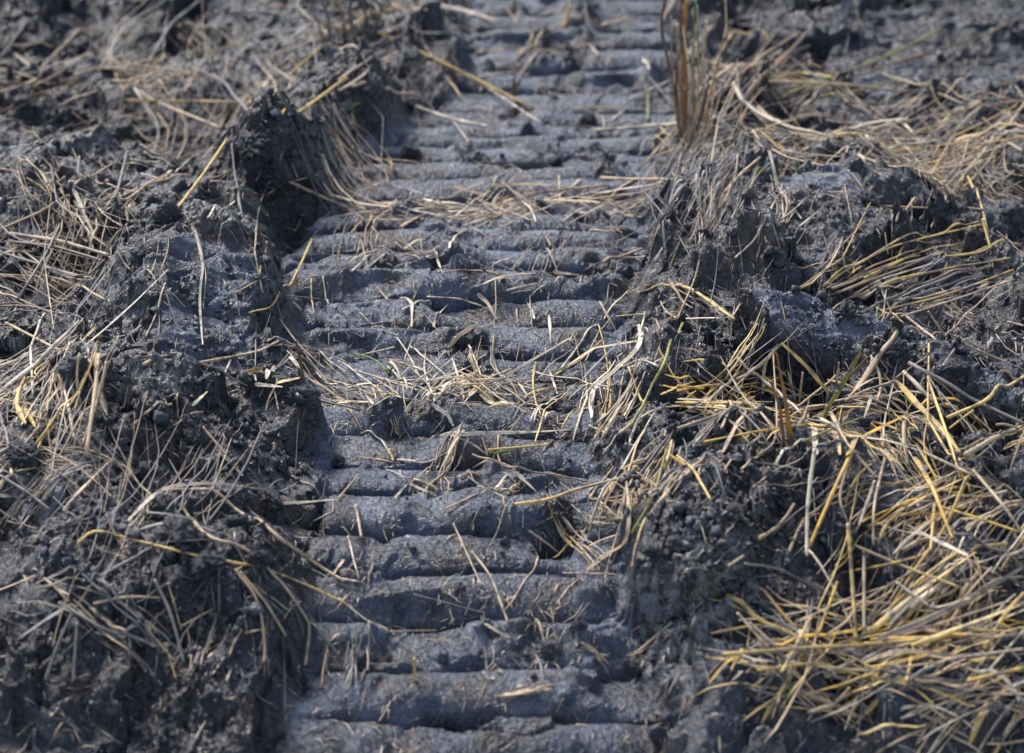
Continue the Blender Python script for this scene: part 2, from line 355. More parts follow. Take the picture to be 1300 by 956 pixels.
# ground object
def build_ground():
    ny, nx = GX.shape
    sx = .004 * GR * perlin(GX * 60, GY * 60, 200) + .003 * GR * perlin(GX * 130, GY * 130, 201)
    sy = .005 * GR * perlin(GX * 60, GY * 60, 202) + .003 * GR * perlin(GX * 130, GY * 130, 203)
    inner = np.zeros_like(GX); inner[oy + 3:oy + len(gy) - 3, ox + 3:ox + len(gx) - 3] = 1
    co = np.stack([GX + sx * inner, GY + sy * inner, GZ], -1).reshape(-1, 3)
    idx = np.arange(ny * nx, dtype=np.int32).reshape(ny, nx)
    q = np.stack([idx[:-1, :-1], idx[:-1, 1:], idx[1:, 1:], idx[1:, :-1]], -1).reshape(-1, 4)
    me = mesh_np('mud_ground', co, quads=q)
    attr_f(me, 'rough', GR)
    cr = .5 + .5 * fbm(GX * 3.2, GY * 3.2, 4, 300) + .25 * fbm(GX * 16, GY * 16, 2, 301); cr = cr * (.3 + .7 * GR) * (1 - .5 * GS)
    for (px, py, ra) in CRUST:
        x0, y0 = to_base([px], [py], .05); cr = cr + .42 * np.exp(-((GX - x0[0]) ** 2 + (GY - y0[0]) ** 2) / ra ** 2)
    attr_f(me, 'crust', np.clip(cr, 0, 1))
    dp = np.zeros(GX.shape)  # one darkening mask for painted shade and wet soil
    for (px, py, ra, rb, a) in SHADE_DAMP:
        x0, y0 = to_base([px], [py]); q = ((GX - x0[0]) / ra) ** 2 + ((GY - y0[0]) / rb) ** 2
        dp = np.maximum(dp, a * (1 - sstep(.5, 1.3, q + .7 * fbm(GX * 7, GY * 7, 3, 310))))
    attr_f(me, 'shade_damp', dp)
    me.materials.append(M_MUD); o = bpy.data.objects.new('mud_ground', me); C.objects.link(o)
    o['kind'] = 'structure'; return o
build_ground()

# ------------------------------------------------------------------ straw geometry
COL = {'p': (.76, .66, .52), 't': (.56, .42, .28), 'y': (.70, .50, .18), 'd': (.70, .44, .08), 'o': (.42, .19, .05),
       'b': (.19, .12, .075), 'g': (.22, .21, .21), 'v': (.30, .29, .08), 'n': (.14, .34, .06)}
def resample(P, n, stiff=False):
    P = np.asarray(P, float)
    if stiff and len(P) > 2:                       # creased: straight runs with slightly rounded corners
        out = [P[0]]
        for i in range(1, len(P) - 1):
            out += [P[i] * .86 + P[i - 1] * .14, P[i] * .94 + (P[i - 1] + P[i + 1]) * .03, P[i] * .86 + P[i + 1] * .14]
        P = np.array(out + [P[-1]])
    elif len(P) > 2:                                 # Catmull-Rom through the traced points
        Q = np.vstack([2 * P[0] - P[1], P, 2 * P[-1] - P[-2]]); out = []
        for i in range(1, len(Q) - 2):
            for t in np.linspace(0, 1, 8, endpoint=False):
                a, b, c, d = Q[i - 1], Q[i], Q[i + 1], Q[i + 2]
                out.append(.5 * ((2 * b) + (-a + c) * t + (2 * a - 5 * b + 4 * c - d) * t * t + (-a + 3 * b - 3 * c + d) * t ** 3))
        out.append(P[-1]); P = np.array(out)
    L = np.r_[0, np.cumsum(np.linalg.norm(np.diff(P, axis=0), axis=1))]; s = np.linspace(0, L[-1], n)
    return np.stack([np.interp(s, L, P[:, k]) for k in range(3)], -1)
def straw_arrays(path, r, blade, col, sides=6, rnd=None, muddy=0.0):
    """swept section along path: a round hollow stem with nodes, or a folded, tapering leaf blade"""
    rnd = rnd or random
    n = len(path); T = np.gradient(path, axis=0); T /= (np.linalg.norm(T, axis=1, keepdims=True) + 1e-9)
    up = np.array([rnd.uniform(-.5, .5), rnd.uniform(-.9, .1), 1.0]); u = np.arange(n) / (n - 1)
    X = np.cross(T, up); X /= (np.linalg.norm(X, axis=1, keepdims=True) + 1e-9); Y = np.cross(X, T)
    tw = (rnd.uniform(-1.3, 1.3) if blade else 0) * (u - .5) + (rnd.uniform(-.4, .4))
    ang = np.linspace(0, 2 * math.pi, sides, endpoint=False)
    if blade:
        prof = np.stack([np.cos(ang), .10 * np.sin(ang) + .34 * np.abs(np.cos(ang))], -1)
        k = rnd.uniform(.15, .6); rad = r * (1 - (1 - k) * u ** 1.6) * np.minimum(1, .45 + 6 * u)
        rad = rad * (1 + .12 * np.sin(u * rnd.uniform(9, 22) + rnd.uniform(0, 6)))
    else:
        prof = np.stack([np.cos(ang), .82 * np.sin(ang)], -1)
        rad = r * (1 - .2 * u); nd = rnd.uniform(.25, .75); rad = rad * (1 + .28 * np.exp(-((u - nd) / .03) ** 2))
        rad = rad * (1 + .05 * np.sin(u * rnd.uniform(12, 30)))
    if muddy: rad = rad * (1 + muddy * np.array([rnd.uniform(-.2, .5) for _ in range(n)]))
    c, s = np.cos(tw)[:, None], np.sin(tw)[:, None]; X2 = X * c + Y * s; Y2 = -X * s + Y * c
    V = path[:, None, :] + rad[:, None, None] * (prof[None, :, 0, None] * X2[:, None, :] + prof[None, :, 1, None] * Y2[:, None, :])
    V = V.reshape(-1, 3); i = np.arange(n - 1)[:, None] * sides; j = np.arange(sides)[None, :]; j2 = (j + 1) % sides
    Q = np.stack([i + j, i + j2, i + sides + j2, i + sides + j], -1).reshape(-1, 4)
    ends = []
    for base in (0, (n - 1) * sides):
        for k in range(1, sides - 1):
            ends.append((base, base + k + 1, base + k) if base == 0 else (base, base + k, base + k + 1))
    c0 = np.array(col) * rnd.uniform(.8, 1.15); ph = rnd.uniform(0, 50)
    cv = np.array([max(.35, 1 + .35 * mnoise.noise(Vector((ph, t * 6, 0)))) for t in u])[:, None] * c0
    if rnd.random() < .4:
        e = np.array([min(1, max(0, (abs(mnoise.noise(Vector((ph, 9, t * 3)))) * 3 - .5))) for t in u])[:, None]; cv = cv * (1 - .7 * e) + np.array([.15, .145, .15]) * .7 * e
    CV = np.repeat(cv, sides, axis=0)
    return V, Q, np.array(ends), CV
def straw_mesh(name, parts, mat=None):
    vs, qs, ts, cs = [], [], [], []; off = 0
    for V, Q, T, CV in parts:
        vs.append(V); qs.append(Q + off); ts.append(T + off); cs.append(CV); off += len(V)
    me = mesh_np(name, np.vstack(vs), quads=np.vstack(qs), tris=np.vstack(ts)); attr_c(me, 'col', np.vstack(cs)); me.materials.append(mat or M_STRAW); return me

ORG = {'A': (0, 0), 'B': (430, 0), 'C': (860, 0), 'D': (0, 280), 'E': (430, 280), 'F': (860, 280), 'G': (0, 570), 'H': (430, 570), 'I': (860, 570)}
ZM = 1300 / 440.0
def parse(txt):
    out = []; crop = None
    for line in txt.replace(';', '\n').split('\n'):
        w = line.split()
        if not w: continue
        if w[0][-1] == ':': crop = w[0][0]; w = w[1:]
        if not w: continue
        col = w[0][0].lower(); blade = w[0][0].isupper(); stand = '^' in w[0]; wd = float(w[1]); ox_, oy_ = ORG[crop]
        pts = [(ox_ + float(a) / ZM, oy_ + float(b) / ZM) for a, b in (q.split(',') for q in w[2:])]
        out.append(dict(col=col, blade=blade, stand=stand, w=wd / ZM, px=pts))
    return out

HERO = """
A: t 14 470,330 640,405 830,480; y 10 470,375 780,380 1095,385; g 14 700,262 860,345 1000,500; y 14 850,525 750,670 650,800; t 10 240,515 430,455 570,410
t 12 0,860 190,785 460,735 620,655; t 9 300,110 160,245 150,290; t 9 405,200 465,360; t 9 405,200 460,110; g 14 560,230 640,90 750,0; g 12 0,215 140,60
t 12 0,345 60,330 300,230; t 12 50,170 200,175; P 16 275,710 350,880; g 12 475,575 430,760; t 12 280,700 420,615; t 12 390,800 630,655
P 8 1140,425 1060,600 985,740 955,880; y 12 1300,290 1150,400 1060,450; t 16 1030,655 1180,725 1300,780; t 8 1000,730 1060,690 1195,655
g 10 870,540 880,650 910,820; t 8 1010,215 1230,130; d 12 1030,330 1205,175; g 10 860,50 1010,45 1120,75 1160,25; t 10 1120,30 1230,130; d 8 440,185 505,130
t 8 300,110 440,110; T 9 60,330 250,240 380,180; t 9 110,330 240,270 400,200; t 9 280,300 640,275; T 9 380,255 550,255; t 9 270,420 345,480; t 9 640,830 700,740 860,640; p 9 780,840 880,755
g 10 1180,340 1160,440; t 9 740,270 690,345; T 10 50,200 150,275; p 9 960,355 1020,290; g 9 310,380 350,300
B: y 15 150,120 400,240 560,320 730,405; p 9 430,260 560,330 760,462; y 11 0,125 140,50 300,15; T 18 290,5 450,35 590,75; p 13 170,120 410,124; t 17 50,335 170,350 290,350
p 16 290,400 420,445 560,475; P 10 395,425 440,470 485,530; t 14 0,310 120,250 220,195; p 12 0,340 110,290 180,230; p 17 965,488 1120,478 1270,462; y 9 880,405 1070,403
t 8 520,290 715,278; t 9 800,190 720,225 680,280; b^ 14 660,370 655,290; p 8 1090,370 1180,330 1270,290; g 7 1165,290 1260,400; p 10 1025,450 1105,385; y^ 14 850,100 870,20
g 8 925,20 935,90 965,130; t 12 1260,0 1200,95; T 8 620,20 670,90; g 7 960,380 1000,345 1090,355; v 10 1160,450 1160,340; p 8 45,745 185,675; t 10 0,755 95,830
T 12 560,700 700,690 880,700; t 12 700,730 850,710 1000,695; P 8 640,705 720,780 740,835; T 13 230,850 330,800 400,785; p 8 410,835 510,750 570,715; t 9 510,745 720,830
t 9 830,770 825,660; t 14 1000,760 1200,660; g 12 1095,740 1215,680; t 9 870,760 1005,720; P 14 831,775 900,795 940,800; t 14 1180,530 1240,480; p 8 940,165 975,210; P 10 1140,215 1165,260
t 8 1000,245 1030,205; t 9 120,830 150,810; d 9 115,830 145,812; T 12 430,700 560,735; P 9 530,690 590,760
C: P 15 290,520 350,600 380,700 465,820; b 12 480,370 740,260 1000,180 1300,85; v 12 390,360 660,260 850,180 990,108; t 16 345,305 600,315 870,345; v 10 165,385 280,375 410,368
v 11 540,360 700,335 880,275; t 12 740,265 850,305 1160,395; y 8 215,115 345,160; y 10 215,115 175,175 130,260; g 12 120,280 240,345 330,420; t 9 350,560 600,510 1120,400 1300,375
v 10 880,280 960,370 1080,490; n 9 1080,482 1200,482; t 10 1190,325 1300,375; o 8 1300,400 1220,490; T 20 620,605 700,620 765,655; t 12 700,590 790,630 910,665; p 9 895,635 1070,638
y 13 1080,640 1130,750 1165,880; t 8 935,775 1150,785; t 9 1225,550 1235,640 1300,660; t 8 950,880 1040,750; y 10 975,880 1130,830; t^ 10 685,105 665,0; t 14 180,720 240,650 310,590
p 8 300,880 420,800 485,740; p 8 40,800 100,640; p 8 70,790 190,650; b 9 910,440 980,520 1020,600; P 10 705,500 730,560; T 12 430,445 540,430 690,480; t 10 980,350 1100,395 1220,390; p 9 560,450 760,490 920,530
g 10 290,600 420,590 520,600; T 11 1060,520 1180,560 1290,570; P 9 600,655 500,660; t 9 640,640 720,770 940,780; t 9 820,840 890,740
D: t 16 25,385 180,465 350,560; t 14 0,205 200,215 330,265 400,300; t 22 40,50 220,75 410,130; b 16 40,80 200,95 400,155; t 14 320,0 350,110; P 10 725,20 760,160 750,300 760,465
p 6 720,30 770,180 762,330; t 9 620,235 585,350 545,440; t 14 540,568 820,520 1000,490 1150,487; g 12 640,500 760,545 930,620; p 10 865,525 820,625; g 7 960,385 958,550
y 10 1170,70 1100,220 1040,310 935,360; t 9 965,0 955,120 985,270; y 8 1010,75 975,220; t 8 885,270 995,210; G 13 460,475 560,455 680,370 665,335; t 12 645,688 500,765; t 12 760,775 850,880
y 8 1180,575 1300,620; P 10 720,695 780,640; g 20 40,870 0,720; y 14 100,880 240,735; d 9 40,870 110,820 200,740; t 14 400,530 370,660 310,840; t 10 220,130 290,230; t 10 400,130 490,185
g 6 1070,280 1250,300; g 9 130,540 240,610; t 8 230,60 330,80; T 10 360,400 300,460
E: T 14 0,190 80,130 140,112; p 8 50,190 110,130; P 9 90,188 175,122; P 10 415,105 435,60 478,28; T 18 245,110 290,75 325,70; P 13 340,112 370,150 390,200; t 12 770,45 795,95; p 9 780,105 805,150 820,188
t 8 555,190 605,200; T 15 540,240 620,210 740,198; p 10 630,262 740,235; T 12 805,195 900,205; t 14 990,160 1140,105; t 9 990,205 1050,185; P 13 230,290 275,310 275,400; p 9 235,335 340,300
p 6 330,285 450,292 580,335; P 8 355,400 380,345 410,315; T 13 520,275 560,310 590,370; P 10 705,312 735,370; T 13 410,480 480,425 630,385; P 11 790,355 795,460; p 10 0,530 120,610 235,700
P 11 540,660 650,570 875,437; T 17 490,660 560,590 650,555; p 11 835,555 900,470 970,390; y 9 810,580 900,530 985,450; P 17 950,740 955,640 1040,560 1130,470 1125,390; T 16 860,545 960,480 1120,452
p 13 1010,635 1090,545 1200,552; p 12 995,630 1115,690; v 15 1095,780 1170,640 1230,520 1290,385; P 13 1130,265 1150,210 1215,100; y 12 1120,270 1230,245 1300,245; v 7 1245,165 1300,90
t 9 600,610 720,630 780,670; P 15 380,815 500,800 700,795 865,785; P 14 350,690 410,730 430,770; p 10 85,800 160,820 195,880; y 10 560,860 790,840; p 9 430,810 560,880; P 9 790,560 820,650
t 14 975,680 985,770; p 12 940,770 1010,800; n 7 60,500 130,520 190,575; n 11 580,875 635,860; o 8 1180,440 1230,380 1300,310; t 8 1190,370 1215,430; D 15 1215,620 1300,640; D 10 590,220 650,213
t 13 1050,800 1300,720; P 11 130,690 90,640; t 9 145,250 185,300; T 9 430,160 440,190; y 9 1040,360 1150,350
F: y 16 0,240 60,260 215,370; t 9 0,370 80,190 140,75; p 10 215,140 300,65 400,0; g 8 510,235 590,65; y 12 750,330 850,385; t 14 860,360 970,450; t 10 940,340 1000,430; y 12 1145,0 1175,105
Y 24 820,600 900,690 1000,790 1060,870; y 17 1010,740 1130,690 1300,585; D 30 640,880 700,810 840,740; t 28 1080,880 1180,820 1300,770; y 12 0,640 80,622 160,615; P 13 0,670 200,680 360,680
t 14 0,780 120,740 210,705; d 13 0,620 100,630; T 13 170,870 230,750 310,690; t 11 165,780 220,700 290,660; d 10 100,830 300,790 480,765; t 12 630,675 700,640 820,600; g 8 380,370 430,430 500,520 560,620
T 10 370,475 330,540 320,650; t 9 940,620 1040,480; t 12 1240,380 1300,395; t 9 1215,420 1300,430; t 9 300,880 370,800 360,500; T 14 560,690 640,840 700,880; t 9 1040,450 1160,500 1300,560
g 9 750,510 790,560 770,600; P 9 970,620 1000,700; P 12 730,655 700,740; t 11 1100,720 1180,790; y 11 1020,780 1110,710
G: P 15 480,270 560,190 640,145 800,130 1030,158; t 16 620,155 750,160 880,225 1040,330 1200,440 1290,495; t 15 625,160 700,250 790,330 900,370 1040,490 1140,620 1160,680 1145,810
y 12 290,355 360,308 500,340 700,390 900,440 1100,490 1300,580; t 12 880,450 960,560 990,700 990,860; t 14 900,460 1000,580 1075,705; t 8 940,510 1090,610; g 16 510,405 390,470 340,500
b 18 400,250 440,340 490,400; g 20 170,870 230,700 270,620; g 18 290,650 275,870; G 26 20,755 160,650 270,580; g 16 580,490 640,620 690,800; t 9 630,500 680,680; g 20 360,690 450,710 600,720
t 9 680,665 800,600; T 16 815,0 910,100; P 10 1050,205 1150,200 1300,185; p 8 1250,190 1250,235 1175,270; t 8 1095,100 1200,180; T 16 1250,480 1290,415; t 12 350,580 480,555 620,560
t 9 350,500 280,600; p 11 850,870 870,820; T 8 920,690 1010,670; g 8 200,180 260,240 320,310; g 14 0,100 100,160 190,230; b 10 20,270 140,300; t 8 360,370 480,410; y 9 620,730 660,860
p 18 75,50 130,0; p 16 30,0 45,100; P 8 1160,650 1225,685
H: y 19 660,208 780,190 900,150 1060,110; p 10 220,40 330,50 430,0; t 9 500,20 620,75 800,95 940,125; P 14 660,85 740,160; t 9 620,90 680,160; T 19 930,455 1000,400 1085,330 1080,120 1060,30
v 14 1100,320 1180,190 1230,0; p 10 1060,280 1140,140 1200,0; T 16 1015,275 1050,160; t 14 940,190 1030,70; t 12 400,225 530,165; p 9 485,105 550,150; P 9 265,130 365,175; P 9 210,185 270,115
t 10 0,185 75,95; t 14 65,210 85,330; t 9 430,280 480,390 535,510; t 12 500,385 570,480 620,610 635,650; t 9 615,615 660,560 740,440 740,390 705,350; p 10 870,330 960,430; P 12 910,305 940,360
T 12 710,305 790,360 825,390; T 15 765,165 800,270; p 8 35,330 75,490; t 8 130,430 110,500; p 9 0,560 100,640 190,690; g 7 280,545 400,575 560,620; t 10 190,685 370,680; P 10 545,655 640,710
y^ 12 285,870 285,785; t 9 840,465 1045,470; p 11 0,485 90,500; t 12 1110,770 1180,710 1250,650; y 12 190,0 205,45; t 12 1160,120 1240,170; d 12 1240,20 1300,60; n 10 585,20 635,10; n 10 465,30 470,50
t 8 780,265 840,240; P 9 690,230 690,295
I: y 13 0,25 60,75 125,190; t 10 240,75 340,0; p 20 515,0 490,200 485,400; d 24 655,10 580,170 495,365; y 22 640,280 655,480 670,720; y 20 1085,110 1000,300 880,470 740,700; y 15 965,210 950,380
t 14 780,30 740,200 735,360; T 20 780,0 830,125; t 14 660,10 740,100; P 22 840,275 960,340 1090,400; D 18 890,30 960,150 1030,330; d 12 980,215 1100,250 1280,310; t 20 930,15 1080,85 1200,140
t 16 1110,80 1220,210 1290,310; y 16 660,360 850,440 1050,515; d 12 670,455 780,435 900,405; t 18 700,380 700,680; d 14 600,500 530,690; y 16 500,635 390,840; t 14 225,615 300,700 340,745
t 12 270,650 370,740; g 11 250,430 400,460 640,590; T 28 740,720 900,660 1100,560 1300,440; t 14 850,700 1000,650 1230,575; y 22 1150,750 1230,620 1300,540; D 20 120,880 200,790 250,790
y 20 170,770 500,745 700,735; d 24 1090,870 1300,820; t 16 1010,790 1300,750; t 12 560,700 640,640 660,590; t 12 640,60 610,180 640,280; p 14 740,120 680,290; g 12 1300,480 1000,500
t 14 190,440 250,400; y 14 860,870 890,720; p 12 820,500 960,600 1100,560; T 16 700,800 850,760 1080,780; y 14 300,830 520,800 690,850; t 12 420,800 700,830 980,800
"""
# tufts and bundles: stalks and blades that share one root or one knot
TUFTS = [
 ('stubble_tuft', 'stubble tuft', 'tall tuft of upright tan and orange rice stubble at the top of the right bank', (50, 540), """
C: t^ 15 25,530 10,300 0,90; o^ 12 30,540 20,300 35,0; t^ 11 52,540 55,300 60,150; n^ 10 65,500 60,150 70,0; t^ 8 95,470 185,100 180,0; B^ 10 20,400 0,90 50,20; o^ 12 0,395 60,270; t^ 9 95,480 95,230 110,80; t^ 8 15,540 -15,350 -25,60; t^ 8 60,540 80,300 75,20; P^ 9 40,545 45,300 20,100; b^ 8 5,540 -5,300 15,-20; T^ 10 75,540 120,420 160,330; T 11 30,545 -30,510 -80,470; t 9 80,545 140,540 210,520; b^ 12 12,530 -20,300 -60,100 -40,-20; o^ 10 40,530 30,200 10,-20; B^ 9 70,510 120,300 100,150; b 12 40,545 10,520 -20,470; t 10 60,545 110,500 150,440; O 10 20,540 -10,480 0,420; t^ 10 45,545 70,420 90,330; b^ 14 35,545 35,420 30,330"""),
 ('stubble_tuft', 'stubble tuft', 'leaning orange-brown stems fanning up from the straw heap beside the tall stubble', (180, 450), """
C: o 14 180,350 290,235 395,110; O 13 270,340 380,220 470,150; t 11 200,300 330,200 460,120; g 11 290,240 380,210 500,170; b 17 180,460 330,290 490,120; b 10 190,400 300,280 370,200; t 9 170,440 250,260 330,230"""),
 ('straw_bundle', 'straw bundle', 'bundle of parallel tan straws lying pressed together in mud beside the right berm', (900, 300), """
F: y 10 545,250 700,150 830,90 1140,15; t 12 600,270 850,180 1100,125 1290,95; y 11 680,290 830,215 1250,140; t 12 700,310 900,240 1180,170; y 11 760,340 1000,280 1260,185; t 10 840,360 1030,300 1265,220; t 9 560,240 850,60 930,60
t 12 580,255 760,190 1000,120; y 10 640,260 840,150 910,130; g 12 690,300 950,190 1130,150; g 16 760,310 920,250 1100,190; t 9 560,262 700,200 860,140; p 9 720,330 880,300 1060,250; y 9 700,215 880,130 1040,90; t 10 650,290 800,235 960,190; g 12 800,330 960,260 1150,200; t 9 900,330 1030,300; y 10 1000,140 1290,95; b 10 720,280 900,210 1080,160; t 9 610,245 730,170 900,110; p 8 660,275 780,215 960,160"""),
 ('straw_tuft', 'straw tuft', 'tuft of olive, orange and pale blades sprouting from the slope below the right berm', (600, 660), """
F: Y^ 16 580,665 480,545 390,460; O^ 16 425,850 400,660 370,500; V^ 22 590,680 640,580 690,490; v^ 16 540,780 560,715 600,640; b^ 9 590,650 650,580 715,510; P^ 15 590,640 605,530; P^ 15 445,690 415,570; t^ 9 455,700 470,570; P 24 520,880 510,770; v 11 470,830 560,790 700,735
o^ 12 400,840 385,700 350,600; T 12 560,690 480,700 380,760; y 12 600,700 700,700 800,730; t 10 550,700 440,720 330,700; Y 14 620,690 600,800 610,880; t 11 580,680 700,660 780,690"""),
 ('straw_tuft', 'straw tuft', 'loose pale tuft of thin blades lying across the middle tread ridges', (330, 620), """
E: P 9 470,670 450,590 425,515; p 8 300,580 260,500 220,440; p 9 400,580 330,520 270,475; P 9 240,610 210,570 180,545; P 9 330,605 440,570 575,510; p 10 450,660 400,640 345,625; t 9 210,475 150,490 100,500; t 8 330,610 260,540 190,520; P 8 340,620 320,560 325,490; t 9 300,640 180,600 60,560
P 8 360,680 340,620 280,560; t 9 490,660 490,580; p 8 235,697 120,650 0,605; P 9 200,640 150,600 130,590; t 8 400,650 520,620 600,560; p 8 250,600 380,590 450,540"""),
 ('straw_tuft', 'straw tuft', 'small broken knot of cream and yellow stalks on the left rim of the rut', (1040, 600), """
D: b^ 12 1140,600 1110,450; Y 15 1040,610 1125,590; D 14 925,570 1000,545; P 14 955,615 1060,625; P 18 1000,600 1040,550 1080,500; p 9 1150,490 1220,520 1300,570; p 7 1000,455 1150,470 1300,530; P 14 1085,510 1130,560 1160,590; P 12 930,575 960,620; p 9 1030,640 1045,710; t 7 1000,465 1100,480 1200,500"""),
 ('stubble_tuft', 'stubble tuft', 'muddy tangled stubble tuft at the top edge left of the tread ridges', (60, 200), """
B: g^ 14 60,150 40,40 50,-20; g^ 12 90,140 100,50 80,-20; b^ 12 30,150 10,40 -20,-30; g^ 14 140,110 160,30 120,-20; t^ 10 0,160 20,60 -10,-10; b^ 10 110,150 150,60 200,0; g^ 12 -30,160 -40,60 -70,-20; g 12 210,100 150,40 100,-10; t 12 330,75 230,30 150,0; g^ 10 -60,140 -90,50 -110,-10; g 10 290,150 285,80; g 10 320,170 300,90; T 9 500,110 400,90 300,80"""),
]

def ray_hits(px, py): return cast(px, py, hgt, 3.6, 7.6, 1300)
def lay_paths(items):
    """turns traced outlines into stalks that rest on the ground at both ends and span the hollows between"""
    PX = np.array([p[0] for it in items for p in it['px']]); PY = np.array([p[1] for it in items for p in it['px']])
    T_, D_ = ray_hits(PX, PY); k = 0
    for it in items:
        n = len(it['px']); t = T_[k:k + n].copy(); d = D_[k:k + n]; k += n
        scale = F_PX / t.mean(); r = max(.0009, .5 * it['w'] * (.9 if it['w'] < 6 else .78) * (1.35 if it['blade'] else 1) / scale); it['r'] = r
        if it['stand']:
            r *= 1.25; it['r'] = r
            y0 = (d[0] * t[0])[1] - it.get('fwd', 0); t2 = (y0 - .012 * np.arange(n)) / d[:, 1]; t2[0] = t[0]; t = t2
        else:
            t[0] -= r * 1.6 / abs(d[0, 2]) ; t[-1] -= r * 1.6 / abs(d[-1, 2])
            L = np.r_[0, np.cumsum(np.hypot(*np.diff(np.array(it['px']), axis=0).T))]; L /= L[-1]
            lin = t[0] * (1 - L) + t[-1] * L
            raise_ = 0.0
            mx, my = np.mean(np.array(it['px']), axis=0)
            if mx > 860 and my > 470: raise_ = random.uniform(.02, .06)
            t[0] -= raise_ * .8; t[-1] -= raise_ * .8; lin = t[0] * (1 - L) + t[-1] * L
            lim = T_[k - n:k] - r * 2.2 - raise_ * .8; t = np.minimum(np.maximum(lin, lim - .03), lim); t[0] = min(t[0], lin[0])
        P = d * t[:, None]; P[:, 2] += CAM_H
        Q = resample(P, 10 + 5 * n, n == 3 and random.random() < .6)
        if not it['stand']:
            need = np.clip(hgt(Q[:, 0], Q[:, 1]) + r * .4 - Q[:, 2], 0, .02); need[0] = need[-1] = 0
            nb = np.maximum(need, np.maximum(np.r_[need[1:], 0], np.r_[0, need[:-1]]))
            for _ in range(3): nb = np.convolve(np.pad(nb, 1, 'edge'), [.25, .5, .25], 'valid')
            Q[:, 2] += nb
        it['path'] = Q
    return items
def one_mesh(name, it, origin):
    V, Q, T, CV = straw_arrays(it['path'] - origin, it['r'], it['blade'], COL[it['col']], 8, random, .12 if it['col'] == 'g' else 0)
    return straw_mesh(name, [(V, Q, T, CV)], M_LEAF if it['col'] == 'n' else M_STRAW)

CNAME = {'p': 'pale cream', 't': 'tan', 'y': 'pale yellow', 'd': 'golden yellow', 'o': 'orange', 'b': 'brown', 'g': 'grey muddy', 'v': 'olive', 'n': 'green'}
def zone(x, y):
    if y < 130: v = 'top'
    elif y < 240: v = 'upper'
    elif y < 420: v = 'mid'
    elif y < 560: v = 'centre'
    elif y < 700: v = 'lower'
    else: v = 'bottom'
    L = {'top': 'by the left top edge', 'upper': 'left of the upright broken clod', 'mid': 'beside the smooth left slab', 'centre': 'on the left rough bank', 'lower': 'on the lower left clods', 'bottom': 'in the bottom left corner'}
    M = {'top': 'on the farthest tread ridges', 'upper': 'on the upper tread ridges', 'mid': 'on the clean middle tread ridges', 'centre': 'on the straw-strewn middle ridges', 'lower': 'on the lower tread ridges', 'bottom': 'on the nearest tread ridges'}
    Rr = {'top': 'by the far smooth rut', 'upper': 'on the right straw heap', 'mid': 'around the right mud berm', 'centre': 'on the right yellow straw slope', 'lower': 'on the lower right slope', 'bottom': 'in the bottom right pile'}
    l = 600 if y < 110 else 400; l = 430 if 110 <= y < 260 else l
    return (L if x < l else (M if x < 860 else Rr))[v]
ORD = ['first', 'second', 'third', 'fourth', 'fifth', 'sixth', 'seventh', 'eighth', 'ninth', 'tenth', 'eleventh', 'twelfth']
def label_all(lst):
    groups = {}
    for it in lst:
        a = np.array(it['px']); ln = np.hypot(*(a[-1] - a[0])); mid = a.mean(0); it['mid'] = mid
        size = 'long' if ln > 95 else ('short' if ln < 38 else '')
        ang = math.degrees(math.atan2(-(a[-1, 1] - a[0, 1]), a[-1, 0] - a[0, 0])) % 180
        di = 'lying level' if (ang < 12 or ang > 168) else ('pointing up' if 75 < ang < 105 else ('rising rightward' if ang <= 75 else 'rising leftward'))
        kind = 'blade' if it['blade'] else 'stalk'
        bend = 'curved ' if len(a) > 2 and np.hypot(*np.diff(a, axis=0).T).sum() > 1.06 * ln else ''
        base = ' '.join(f"{size} {bend}{CNAME[it['col']]} straw {kind} {di} {zone(*mid)}".split())
        groups.setdefault(base, []).append(it)
    for base, g in groups.items():
        g.sort(key=lambda i: i['mid'][0])
        for i, it in enumerate(g):
            if len(g) == 1: it['label'] = base
            elif len(g) == 2: it['label'] = base + (', left one' if i == 0 else ', right one')
            else: it['label'] = base + (', leftmost' if i == 0 else (', rightmost' if i == len(g) - 1 else ', %s from left' % ORD[min(i, 11)]))

heroes = lay_paths(parse(HERO)); label_all(heroes)
for it in heroes:
    org = it['path'][0].copy(); nm = 'rice_straw'
    o = bpy.data.objects.new(nm, one_mesh(nm, it, org)); o.location = org; C.objects.link(o)
    o['label'] = it['label']; o['category'] = 'straw'; o['group'] = 'straws scattered over the mud'
for nm, cat, lab, root, txt in TUFTS:
    its = lay_paths(parse(txt)); org = np.mean([i['path'][0] for i in its], axis=0); org[2] = hgt(org[0], org[1])
    e = bpy.data.objects.new(nm, None); e.empty_display_size = .03; e.location = org; C.objects.link(e); e['label'] = lab; e['category'] = cat
    for it in its:
        pn = 'blade' if it['blade'] else 'stalk'
        o = bpy.data.objects.new(pn, one_mesh(pn, it, org)); o.parent = e; C.objects.link(o)

